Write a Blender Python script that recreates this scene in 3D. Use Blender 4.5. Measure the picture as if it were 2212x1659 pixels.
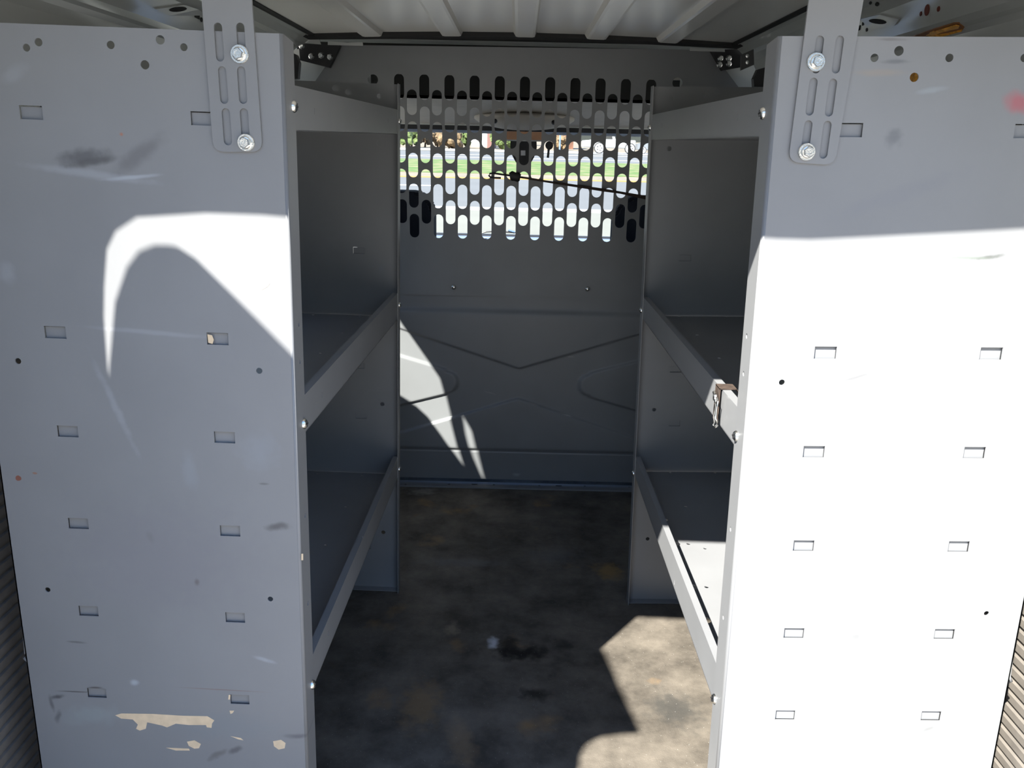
import bpy, bmesh, math, random
from mathutils import Vector, Matrix
random.seed(7)
for o in list(bpy.data.objects): bpy.data.objects.remove(o, do_unlink=True)
scn = bpy.context.scene
col = scn.collection
H = 1.108            # camera height above the cargo floor (floor is z = 0)
# ------------------------------------------------------------------ camera
FPX, CX, CY = 1800.0, 1106.0, 829.5
def _n(v): return v.normalized()
Yc = _n(Vector((1124-CX, 322-CY, FPX)))
Xc = Vector((1, .0225, 0)); Xc = _n(Xc - Xc.dot(Yc)*Yc)
Zc = Xc.cross(Yc)
RW = Matrix((Xc, Yc, Zc))           # rows: world axes written in camera axes (right, down, forward)
cam_data = bpy.data.cameras.new('camera'); cam = bpy.data.objects.new('camera', cam_data); col.objects.link(cam)
cx, cyv, cz = RW.col[0], -RW.col[1], -RW.col[2]
cam.matrix_world = Matrix(((cx.x, cyv.x, cz.x, 0), (cx.y, cyv.y, cz.y, 0), (cx.z, cyv.z, cz.z, H), (0, 0, 0, 1)))
cam_data.sensor_width = 36; cam_data.lens = FPX/2212*36; cam_data.clip_start = .02; cam_data.clip_end = 600
scn.camera = cam
def ray(u, v): return RW @ Vector(((u-CX)/FPX, (v-CY)/FPX, 1.0))
def atY(u, v, y): d = ray(u, v)*(y/ray(u, v).y); return Vector((d.x, d.y, d.z+H))
def atX(u, v, x): d = ray(u, v)*(x/ray(u, v).x); return Vector((d.x, d.y, d.z+H))
def atZ(u, v, z): d = ray(u, v)*((z-H)/ray(u, v).z); return Vector((d.x, d.y, d.z+H))
# ------------------------------------------------------------------ view, world, sun
vs = scn.view_settings; scn.display_settings.display_device = 'sRGB'
vs.view_transform = 'Standard'; vs.look = 'None'; vs.gamma = 1.0; vs.use_curve_mapping = False
vs.exposure = 1.17
SUN = Vector((.575, .81, -1.0))
sd = bpy.data.lights.new('sun', 'SUN'); sd.energy = 9.8; sd.angle = math.radians(.6); sd.color = (1, .955, .88)
so = bpy.data.objects.new('sun', sd); col.objects.link(so); so.location = (-6, -8, 12)
so.rotation_euler = SUN.to_track_quat('-Z', 'Y').to_euler()
w = bpy.data.worlds.new('sky'); scn.world = w; w.use_nodes = True
nt = w.node_tree; bg = nt.nodes['Background']
tc = nt.nodes.new('ShaderNodeTexCoord'); sx = nt.nodes.new('ShaderNodeSeparateXYZ'); cr = nt.nodes.new('ShaderNodeValToRGB')
nt.links.new(tc.outputs['Generated'], sx.inputs[0]); nt.links.new(sx.outputs['Z'], cr.inputs[0]); nt.links.new(cr.outputs[0], bg.inputs[0])
cr.color_ramp.elements[0].position = 0; cr.color_ramp.elements[0].color = (.10, .11, .10, 1)
cr.color_ramp.elements[1].position = .75; cr.color_ramp.elements[1].color = (.19, .40, .95, 1)
e = cr.color_ramp.elements.new(.10); e.color = (.10, .115, .11, 1)
e = cr.color_ramp.elements.new(.24); e.color = (.56, .74, 1.0, 1)
bg.inputs[1].default_value = .98

# ------------------------------------------------------------------ materials
def newmat(name):
    m = bpy.data.materials.new(name); m.use_nodes = True
    return m, m.node_tree, m.node_tree.nodes['Principled BSDF']
def setc(b, c, rough=.5, metal=0, spec=.5):
    b.inputs['Base Color'].default_value = (*c, 1); b.inputs['Roughness'].default_value = rough
    b.inputs['Metallic'].default_value = metal; b.inputs['Specular IOR Level'].default_value = spec
def plain(name, c, rough=.5, metal=0, spec=.5, var=.08, scale=20, bump=0, bscale=400):
    m, t, b = newmat(name); setc(b, c, rough, metal, spec)
    tc = t.nodes.new('ShaderNodeTexCoord')
    if var:
        n = t.nodes.new('ShaderNodeTexNoise'); n.inputs['Scale'].default_value = scale; n.inputs['Detail'].default_value = 4
        t.links.new(tc.outputs['Object'], n.inputs['Vector'])
        r = t.nodes.new('ShaderNodeMapRange'); r.inputs['From Min'].default_value = .3; r.inputs['From Max'].default_value = .7
        r.inputs['To Min'].default_value = 1-var; r.inputs['To Max'].default_value = 1+var
        t.links.new(n.outputs['Fac'], r.inputs['Value'])
        v = t.nodes.new('ShaderNodeVectorMath'); v.operation = 'SCALE'; v.inputs[0].default_value = c
        t.links.new(r.outputs[0], v.inputs['Scale']); t.links.new(v.outputs[0], b.inputs['Base Color'])
    if bump:
        n2 = t.nodes.new('ShaderNodeTexNoise'); n2.inputs['Scale'].default_value = bscale; n2.inputs['Detail'].default_value = 2
        t.links.new(tc.outputs['Object'], n2.inputs['Vector'])
        bp = t.nodes.new('ShaderNodeBump'); bp.inputs['Strength'].default_value = bump; bp.inputs['Distance'].default_value = .001
        t.links.new(n2.outputs['Fac'], bp.inputs['Height']); t.links.new(bp.outputs[0], b.inputs['Normal'])
    return m
def marked(name, c, rough, blobs, var=.05, scale=6, axis='XZ', bump=0, bscale=400, spec=.5, extra=None):
    """painted surface with wear marks; each blob: (a, b, ra, rb, angle, colour, strength, noise)"""
    m = plain(name, c, rough, var=var, scale=scale, bump=bump, bscale=bscale, spec=spec); t = m.node_tree; b = t.nodes['Principled BSDF']
    tc = [n for n in t.nodes if n.type == 'TEX_COORD'][0]
    last = b.inputs['Base Color'].links[0].from_socket
    nz = t.nodes.new('ShaderNodeTexNoise'); nz.inputs['Scale'].default_value = 60; nz.inputs['Detail'].default_value = 5
    t.links.new(tc.outputs['Object'], nz.inputs['Vector'])
    ns = t.nodes.new('ShaderNodeVectorMath'); ns.operation = 'SUBTRACT'; ns.inputs[1].default_value = (.5, .5, .5)
    t.links.new(nz.outputs['Color'], ns.inputs[0])
    for (a, bb, ra, rb, ang, cc, st, nn) in blobs:
        mp = t.nodes.new('ShaderNodeMapping'); mp.vector_type = 'TEXTURE'
        if axis == 'XZ':
            mp.inputs['Location'].default_value = (a, 0, bb); mp.inputs['Rotation'].default_value = (0, -ang, 0); mp.inputs['Scale'].default_value = (ra, 1e4, rb)
        else:
            mp.inputs['Location'].default_value = (a, bb, 0); mp.inputs['Rotation'].default_value = (0, 0, ang); mp.inputs['Scale'].default_value = (ra, rb, 1e4)
        t.links.new(tc.outputs['Object'], mp.inputs['Vector'])
        sc = t.nodes.new('ShaderNodeVectorMath'); sc.operation = 'MULTIPLY_ADD'; sc.inputs[1].default_value = (nn, nn, nn)
        t.links.new(ns.outputs[0], sc.inputs[0]); t.links.new(mp.outputs[0], sc.inputs[2])
        ln = t.nodes.new('ShaderNodeVectorMath'); ln.operation = 'LENGTH'; t.links.new(sc.outputs[0], ln.inputs[0])
        mr = t.nodes.new('ShaderNodeMapRange'); mr.interpolation_type = 'SMOOTHSTEP'
        soft = .15 if st >= .9 else .1
        mr.inputs['From Min'].default_value = 1.15; mr.inputs['From Max'].default_value = .85 if st >= .9 else .2
        mr.inputs['To Min'].default_value = 0; mr.inputs['To Max'].default_value = st
        t.links.new(ln.outputs['Value'], mr.inputs['Value'])
        mx = t.nodes.new('ShaderNodeMix'); mx.data_type = 'RGBA'
        t.links.new(mr.outputs[0], mx.inputs[0]); t.links.new(last, mx.inputs[6]); mx.inputs[7].default_value = (*cc, 1)
        last = mx.outputs[2]
    t.links.new(last, b.inputs['Base Color'])
    return m
GREY = (.20, .207, .215)
M = {}
M['paint'] = plain('grey_paint', GREY, .42, var=.05, scale=8)
M['body'] = plain('body_paint', (.52, .54, .52), .13, var=.03, scale=3)
M['bodydark'] = plain('gap_and_hole_black', (.02, .02, .02), .8, var=0)  # shade inside gaps, seams and holes put in as flat black
M['roof'] = plain('roof_paint', (.86, .84, .79), .28, var=.04, scale=2.5)
M['zinc'] = plain('zinc_steel', (.75, .76, .74), .22, metal=1, var=.08, scale=150, bump=.15, bscale=500)
M['black'] = plain('black_plastic', (.018, .018, .02), .5, var=0)
M['seat'] = plain('seat_fabric', (.022, .026, .04), .9, var=.1)
M['liner'] = plain('ribbed_rubber', (0.136, 0.123, 0.106), .75, var=.15, scale=40)
M['beige'] = plain('headliner_fabric', (.42, .39, .35), .9, var=.04)
M['shelfdark'] = plain('recess_and_window_black', (.03, .03, .028), .95, var=0)  # near black: overhead recess shade put into colour, also window panes
M['primer'] = plain('bare_primer', (.66, .52, .35), .7, var=.12, scale=60)
M['rust'] = plain('rusty_brown', (.045, .030, .022), .8, var=.4, scale=120)
M['amber'] = plain('amber_glint', (1.0, .48, .08), .12, var=.3, scale=150)  # orange glints and glow put into the colour
M['mirror'] = plain('painted_mirror_view', (.50, .26, .14), .25, var=.1)  # brown of the mirrored interior put into the base colour
M['label'] = plain('paper_label', (.6, .6, .62), .6, var=0)
M['asphalt'] = plain('asphalt', (0.106, 0.108, 0.104), .9, var=.06, scale=.6)
M['concrete'] = plain('pale_concrete', (0.160, 0.157, 0.126), .9, var=.06, scale=.8)
M['yard'] = plain('bounce_yard_concrete', (0.326, 0.295, 0.248), .9, var=.08, scale=.8)  # unseen ground behind, made paler to bounce light to the roof
M['yellow'] = plain('yellow_line_paint', (0.319, 0.173, 0.027), .7, var=0)
M['white'] = plain('white_line_paint', (0.399, 0.399, 0.386), .7, var=0)
M['dirt'] = plain('dry_dirt', (0.173, 0.144, 0.100), .95, var=.2, scale=2)
M['brick'] = plain('brown_brick', (0.146, 0.067, 0.040), .9, var=.25, scale=2)
M['whitewall'] = plain('white_cladding', (0.426, 0.439, 0.452), .7, var=.05)
M['tyre'] = plain('tyre_rubber', (.03, .03, .03), .8, var=0)
M['bluewhite'] = plain('sky_tinted_white_paint', (0.213, 0.293, 0.426), .15, var=0)  # white bonnet with the blue sky reflection put into its colour
M['olive'] = plain('brown_branches', (0.146, 0.100, 0.053), .95, var=.5, scale=3)
M['leaf'] = plain('green_leaves', (0.080, 0.113, 0.033), .9, var=.5, scale=3)
M['pink'] = plain('pink_stucco', (0.186, 0.100, 0.086), .9, var=.05)
# grass: green with straw patches
m, t, b = newmat('verge_grass'); setc(b, (.2, .35, .07), .95)
tc = t.nodes.new('ShaderNodeTexCoord'); n = t.nodes.new('ShaderNodeTexNoise'); n.inputs['Scale'].default_value = 1.1; n.inputs['Detail'].default_value = 6
t.links.new(tc.outputs['Object'], n.inputs['Vector']); r = t.nodes.new('ShaderNodeValToRGB'); t.links.new(n.outputs['Fac'], r.inputs[0]); t.links.new(r.outputs[0], b.inputs['Base Color'])
r.color_ramp.elements[0].position = .42; r.color_ramp.elements[0].color = (.055, .115, .015, 1); r.color_ramp.elements[1].position = .64; r.color_ramp.elements[1].color = (.16, .15, .065, 1)
M['grass'] = m
# glass panes: mostly clear with a real reflection
def glass(name, tint):
    m = bpy.data.materials.new(name); m.use_nodes = True; t = m.node_tree; t.nodes.clear()
    o = t.nodes.new('ShaderNodeOutputMaterial'); tr = t.nodes.new('ShaderNodeBsdfTransparent'); tr.inputs[0].default_value = (*tint, 1)
    g = t.nodes.new('ShaderNodeBsdfGlossy'); g.inputs['Roughness'].default_value = .02
    f = t.nodes.new('ShaderNodeFresnel'); ge = t.nodes.new('ShaderNodeNewGeometry'); io = t.nodes.new('ShaderNodeMapRange')
    io.inputs['To Min'].default_value = 1.3; io.inputs['To Max'].default_value = 1/1.3; t.links.new(ge.outputs['Backfacing'], io.inputs['Value']); t.links.new(io.outputs[0], f.inputs[0])
    mx = t.nodes.new('ShaderNodeMixShader')
    t.links.new(f.outputs[0], mx.inputs[0]); t.links.new(tr.outputs[0], mx.inputs[1]); t.links.new(g.outputs[0], mx.inputs[2]); t.links.new(mx.outputs[0], o.inputs[0])
    return m
M['glass'] = glass('clear_glass', (.97, .985, .98))
# cargo floor: black rubber mat, worn grey brown
m, t, b = newmat('worn_rubber_mat'); setc(b, (.08, .07, .06), .6, spec=.18)
tc = t.nodes.new('ShaderNodeTexCoord')
def noise(s, d, dist=0):
    n = t.nodes.new('ShaderNodeTexNoise'); n.inputs['Scale'].default_value = s; n.inputs['Detail'].default_value = d; n.inputs['Distortion'].default_value = dist
    t.links.new(tc.outputs['Object'], n.inputs['Vector']); return n
n1 = noise(6.5, 13, 0); n1.inputs['Roughness'].default_value = .68; r1 = t.nodes.new('ShaderNodeValToRGB'); t.links.new(n1.outputs['Fac'], r1.inputs[0])
r1.color_ramp.elements[0].position = .36; r1.color_ramp.elements[0].color = (.056, .050, .042, 1)
r1.color_ramp.elements[1].position = .66; r1.color_ramp.elements[1].color = (.165, .146, .12, 1)
n2 = noise(5.5, 6, 0); r2 = t.nodes.new('ShaderNodeMapRange'); r2.inputs['From Min'].default_value = .62; r2.inputs['From Max'].default_value = .74; t.links.new(n2.outputs['Fac'], r2.inputs['Value'])
mx = t.nodes.new('ShaderNodeMix'); mx.data_type = 'RGBA'; mx.inputs[7].default_value = (.24, .155, .075, 1)
t.links.new(r2.outputs[0], mx.inputs[0]); t.links.new(r1.outputs[0], mx.inputs[6])
last = mx.outputs[2]
spots = [(atZ(1130, 1410, 0), .075, .018, .1, (.012, .011, .01), .95), (atZ(1100, 1395, 0), .03, .03, 0, (.012, .011, .01), .8), (atZ(1155, 1500, 0), .04, .014, -.2, (.014, .013, .011), .8),
         (atZ(1315, 1233, 0), .045, .03, 0, (.26, .17, .07), .75), (atZ(975, 1360, 0), .022, .02, 0, (.25, .21, .16), .7), (atZ(1065, 1388, 0), .014, .016, 0, (.6, .62, .66), .8),
         (atZ(910, 1520, 0), .05, .05, 0, (.24, .16, .08), .6), (atZ(1000, 1610, 0), .03, .05, .3, (.24, .17, .1), .5), (atZ(1455, 1530, 0), .06, .045, .5, (.045, .045, .042), .75), (atZ(1220, 1392, 0), .03, .014, 0, (.016, .015, .013), .6),
         (atZ(910, 1062, 0), .05, .02, 0, (.3, .28, .26), .5), (atZ(1200, 1200, 0), .1, .03, .2, (.13, .13, .13), .4), (atZ(1000, 1215, 0), .14, .015, 0, (.16, .16, .17), .4)]
for (p, ra, rb, ang, cc, st) in spots:
    mp = t.nodes.new('ShaderNodeMapping'); mp.vector_type = 'TEXTURE'; mp.inputs['Location'].default_value = (p.x, p.y, 0); mp.inputs['Rotation'].default_value = (0, 0, ang); mp.inputs['Scale'].default_value = (ra, rb*1.8, 1e4)
    t.links.new(tc.outputs['Object'], mp.inputs[0])
    nn = noise(45, 5); ad = t.nodes.new('ShaderNodeVectorMath'); ad.operation = 'MULTIPLY_ADD'; ad.inputs[1].default_value = (1.6, 1.6, 0)
    sb = t.nodes.new('ShaderNodeVectorMath'); sb.operation = 'SUBTRACT'; sb.inputs[1].default_value = (.5, .5, .5)
    t.links.new(nn.outputs['Color'], sb.inputs[0]); t.links.new(sb.outputs[0], ad.inputs[0]); t.links.new(mp.outputs[0], ad.inputs[2])
    ln = t.nodes.new('ShaderNodeVectorMath'); ln.operation = 'LENGTH'; t.links.new(ad.outputs[0], ln.inputs[0])
    mr = t.nodes.new('ShaderNodeMapRange'); mr.interpolation_type = 'SMOOTHSTEP'; mr.inputs['From Min'].default_value = 1.2; mr.inputs['From Max'].default_value = .2; mr.inputs['To Max'].default_value = st
    t.links.new(ln.outputs['Value'], mr.inputs['Value']); m2 = t.nodes.new('ShaderNodeMix'); m2.data_type = 'RGBA'; m2.inputs[7].default_value = (*cc, 1)
    t.links.new(mr.outputs[0], m2.inputs[0]); t.links.new(last, m2.inputs[6]); last = m2.outputs[2]
# fine white grit specks
vo = t.nodes.new('ShaderNodeTexVoronoi'); vo.inputs['Scale'].default_value = 90; t.links.new(tc.outputs['Object'], vo.inputs['Vector'])
mr = t.nodes.new('ShaderNodeMapRange'); mr.inputs['From Min'].default_value = .075; mr.inputs['From Max'].default_value = .03; mr.inputs['To Max'].default_value = .8; t.links.new(vo.outputs['Distance'], mr.inputs['Value'])
m2 = t.nodes.new('ShaderNodeMix'); m2.data_type = 'RGBA'; m2.inputs[7].default_value = (.4, .4, .37, 1); t.links.new(mr.outputs[0], m2.inputs[0]); t.links.new(last, m2.inputs[6]); last = m2.outputs[2]
t.links.new(last, b.inputs['Base Color'])
nb = noise(420, 2); bp = t.nodes.new('ShaderNodeBump'); bp.inputs['Strength'].default_value = .5; bp.inputs['Distance'].default_value = .0012
t.links.new(nb.outputs['Fac'], bp.inputs['Height']); t.links.new(bp.outputs[0], b.inputs['Normal'])
M['floor'] = m

# ------------------------------------------------------------------ helpers
def link(name, me, mat, parent=None, kind=None):
    o = bpy.data.objects.new(name, me); col.objects.link(o)
    if mat: me.materials.append(mat)
    if parent: o.parent = parent
    if kind: o['kind'] = kind
    return o
def tag(o, label=None, cat=None, group=None, kind=None):
    if label: o['label'] = label
    if cat: o['category'] = cat
    if group: o['group'] = group
    if kind: o['kind'] = kind
    return o
def empty(name, loc=(0, 0, 0), label=None, cat=None, group=None, roty=0):
    o = bpy.data.objects.new(name, None); col.objects.link(o); o.location = loc; o.rotation_euler = (0, roty, 0); o.empty_display_size = .05
    return tag(o, label, cat, group)
def obj(name, bm, mat, parent=None, kind=None, smooth=False):
    bmesh.ops.recalc_face_normals(bm, faces=bm.faces)
    me = bpy.data.meshes.new(name); bm.to_mesh(me); bm.free()
    if smooth:
        for p in me.polygons: p.use_smooth = True
    return link(name, me, mat, parent, kind)
def box(bm, x0, x1, y0, y1, z0, z1, mtx=None, bev=0):
    vs_ = [bm.verts.new(Vector(p)) for p in ((x0, y0, z0), (x1, y0, z0), (x1, y1, z0), (x0, y1, z0), (x0, y0, z1), (x1, y0, z1), (x1, y1, z1), (x0, y1, z1))]
    fs = [bm.faces.new([vs_[i] for i in f]) for f in ((0, 3, 2, 1), (4, 5, 6, 7), (0, 1, 5, 4), (1, 2, 6, 5), (2, 3, 7, 6), (3, 0, 4, 7))]
    if mtx: bmesh.ops.transform(bm, matrix=mtx, verts=vs_)
    if bev:
        es = list({e for f in fs for e in f.edges}); bmesh.ops.bevel(bm, geom=es, offset=bev, segments=2, affect='EDGES', profile=.6)
def prism(bm, pts, a, d):
    """closed loop of 3D points extruded along vector d"""
    v0 = [bm.verts.new(Vector(p)) for p in pts]; v1 = [bm.verts.new(Vector(p)+Vector(d)) for p in pts]
    bm.faces.new(v0); bm.faces.new(list(reversed(v1)))
    n = len(pts)
    for i in range(n): bm.faces.new((v0[i], v0[(i+1) % n], v1[(i+1) % n], v1[i]))
def ribbon(bm, prof, y0, y1, t=.002, ny=1, wav=None):
    """open profile [(x,z)] swept along y with thickness t on the far side of its normal"""
    off = []
    n = len(prof)
    for i in range(n):
        a = Vector(prof[max(0, i-1)]); b_ = Vector(prof[min(n-1, i+1)]); d = (b_-a).normalized(); nn = Vector((-d.y, d.x)); off.append(Vector(prof[i])+nn*t)
    rows = []
    for k in range(ny+1):
        y = y0+(y1-y0)*k/ny
        rows.append(([bm.verts.new((p[0], y, p[1])) for p in prof], [bm.verts.new((p.x, y, p.y)) for p in off]))
    for k in range(ny):
        for s in (0, 1):
            A, B = rows[k][s], rows[k+1][s]
            for i in range(n-1): bm.faces.new((A[i], A[i+1], B[i+1], B[i]))
        for i in (0, n-1): bm.faces.new((rows[k][0][i], rows[k+1][0][i], rows[k+1][1][i], rows[k][1][i]))
    for k in (0, ny):
        A, B = rows[k]
        for i in range(n-1): bm.faces.new((A[i], A[i+1], B[i+1], B[i]))
def tube(bm, pts, r, seg=10, cap=True):
    pts = [Vector(p) for p in pts]; rings = []; n = len(pts)
    up = Vector((0, 0, 1))
    for i, p in enumerate(pts):
        d = (pts[min(n-1, i+1)]-pts[max(0, i-1)]).normalized()
        a = d.cross(up)
        if a.length < .05: a = d.cross(Vector((1, 0, 0)))
        a.normalize(); b_ = d.cross(a)
        rr = r[i] if isinstance(r, (list, tuple)) else r
        rings.append([bm.verts.new(p+a*rr*math.cos(2*math.pi*k/seg)+b_*rr*math.sin(2*math.pi*k/seg)) for k in range(seg)])
    for i in range(n-1):
        for k in range(seg): bm.faces.new((rings[i][k], rings[i][(k+1) % seg], rings[i+1][(k+1) % seg], rings[i+1][k]))
    if cap:
        bm.faces.new(rings[0]); bm.faces.new(rings[-1])
def lathe(bm, prof, mtx, seg=24):
    """prof [(r, h)] turned about the local z axis, placed by mtx"""
    rings = []
    for (r, h) in prof:
        rings.append([bm.verts.new(mtx @ Vector((r*math.cos(2*math.pi*k/seg), r*math.sin(2*math.pi*k/seg), h))) for k in range(seg)] if r > 1e-6 else [bm.verts.new(mtx @ Vector((0, 0, h)))])
    for a, b_ in zip(rings, rings[1:]):
        for k in range(seg):
            q = [a[k % len(a)], a[(k+1) % len(a)], b_[(k+1) % len(b_)], b_[k % len(b_)]]
            q = [v for i, v in enumerate(q) if v not in q[:i]]
            if len(q) > 2: bm.faces.new(q)
def circ(x, z, r, n=16): return [(x+r*math.cos(2*math.pi*k/n), z+r*math.sin(2*math.pi*k/n)) for k in range(n)]
def rect(x, z, w_, h_): return [(x-w_/2, z-h_/2), (x+w_/2, z-h_/2), (x+w_/2, z+h_/2), (x-w_/2, z+h_/2)]
def slot(x, z, w_, h_, n=8, ang=0):
    r = w_/2; o = []
    for k in range(n+1): a = math.pi*k/n; o.append((r*math.cos(a), h_/2-r+r*math.sin(a)))
    for k in range(n+1): a = math.pi+math.pi*k/n; o.append((r*math.cos(a), -h_/2+r+r*math.sin(a)))
    c, s = math.cos(ang), math.sin(ang)
    return [(x+p*c-q*s, z+p*s+q*c) for p, q in o]
def rrect(x0, x1, z0, z1, r, n=5):
    o = []
    for (cx_, cz_, a0) in ((x1-r, z1-r, 0), (x0+r, z1-r, 90), (x0+r, z0+r, 180), (x1-r, z0+r, 270)):
        for k in range(n+1): a = math.radians(a0+90*k/n); o.append((cx_+r*math.cos(a), cz_+r*math.sin(a)))
    return o
def sheet(bm, outline, holes, t, place):
    """flat sheet with cut-outs; place maps (a, b, h) to a 3D point, h in 0..t"""
    cu = bpy.data.curves.new('tmp', 'CURVE'); cu.dimensions = '2D'; cu.fill_mode = 'BOTH'; cu.extrude = t/2
    for loop in [outline]+holes:
        s = cu.splines.new('POLY'); s.points.add(len(loop)-1)
        for i, p in enumerate(loop): s.points[i].co = (p[0], p[1], 0, 1)
        s.use_cyclic_u = True
    o = bpy.data.objects.new('tmp', cu); col.objects.link(o)
    dg = bpy.context.evaluated_depsgraph_get(); dg.update()
    me = bpy.data.meshes.new_from_object(o.evaluated_get(dg))
    vm = [bm.verts.new(place(v.co.x, v.co.y, v.co.z+t/2)) for v in me.vertices]
    for p in me.polygons:
        try: bm.faces.new([vm[i] for i in p.vertices])
        except ValueError: pass
    bpy.data.objects.remove(o); bpy.data.curves.remove(cu); bpy.data.meshes.remove(me)
    bmesh.ops.remove_doubles(bm, verts=bm.verts, dist=1e-6)
def copy_tree(o, parent=None):
    c = o.copy(); col.objects.link(c); c.parent = parent
    for ch in [x for x in bpy.data.objects if x.parent == o and x != c]: copy_tree(ch, c)
    return c
# ------------------------------------------------------------------ hardware
def hex_bolt(parent, p, r, name='hex_bolt', mat='zinc', spin=.2, depth=1.0):
    """bolt head and washer, seen along +y from the aisle side; p in parent space"""
    m = Matrix.Translation(p) @ Matrix.Rotation(math.radians(90), 4, 'X')
    b1 = bmesh.new(); lathe(b1, [(0, .0), (r, 0), (r, .0016), (r*.94, .0024), (r*.42, .0024)], m, 28)
    lathe(b1, [(r*.74, .0024), (r*.74, .0036), (r*.62, .0048), (0, .0048)], m, 28)
    b2 = bmesh.new(); mm = m @ Matrix.Rotation(spin, 4, 'Z')
    lathe(b2, [(r*.60, .0045), (r*.60, .0092), (r*.54, .0104), (r*.30, .0104), (r*.27, .0098), (0, .0098)], mm, 6)
    w_ = obj(name, b1, M[mat], parent); 
    for q in w_.data.polygons: q.use_smooth = False
    obj('hex_head', b2, M[mat], w_)
    return w_
def pan_screw(parent, p, r, s, name='screw'):
    """domed cross-head screw on an aisle-facing (x) surface; s = direction it points"""
    m = Matrix.Translation(p) @ Matrix.Rotation(math.radians(90)*s, 4, 'Y')
    b1 = bmesh.new(); lathe(b1, [(r, 0), (r*.97, r*.25), (r*.8, r*.5), (r*.5, r*.66), (r*.2, r*.70), (0, r*.70)], m, 20)
    o = obj(name, b1, M['zinc'], parent, smooth=True)
    b2 = bmesh.new()
    for a in (0, 1): box(b2, -.0009, .0009, -r*.55, r*.55, r*.60, r*.735, m @ Matrix.Rotation(a*math.pi/2, 4, 'Z'))
    obj('cross_recess', b2, M['black'], o)
    return o

# ------------------------------------------------------------------ shelving units
T = .0016
UN = {}
def unit(side, yn, yf, x_floor, lean, label):
    s = side                                  # outward direction: -1 left, +1 right
    root = empty('shelving_unit', (x_floor, 0, 0), label, 'shelving', roty=lean)
    inv = (Matrix.Translation((x_floor, 0, 0)) @ Matrix.Rotation(lean, 4, 'Y')).inverted()
    def L(u, v, y): return inv @ atY(u, v, y)
    def Lx(u, v):                              # point on the aisle plane of the unit
        x = x_floor
        for _ in range(6):
            p = atX(u, v, x); x = x_floor+math.sin(lean)*p.z
        return inv @ p
    UN[s] = (root, inv, L, Lx)
    return root, L, Lx

def tab_plates(parent, cs, y, w_, h_, mat):
    for (x, z) in cs:
        bm = bmesh.new(); box(bm, x-w_/2-.0002, x+w_/2+.0002, y, y+.0012, z-h_/2-.0006, z+h_/2-.0012)
        obj('punched_tab', bm, mat, parent)

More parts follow.
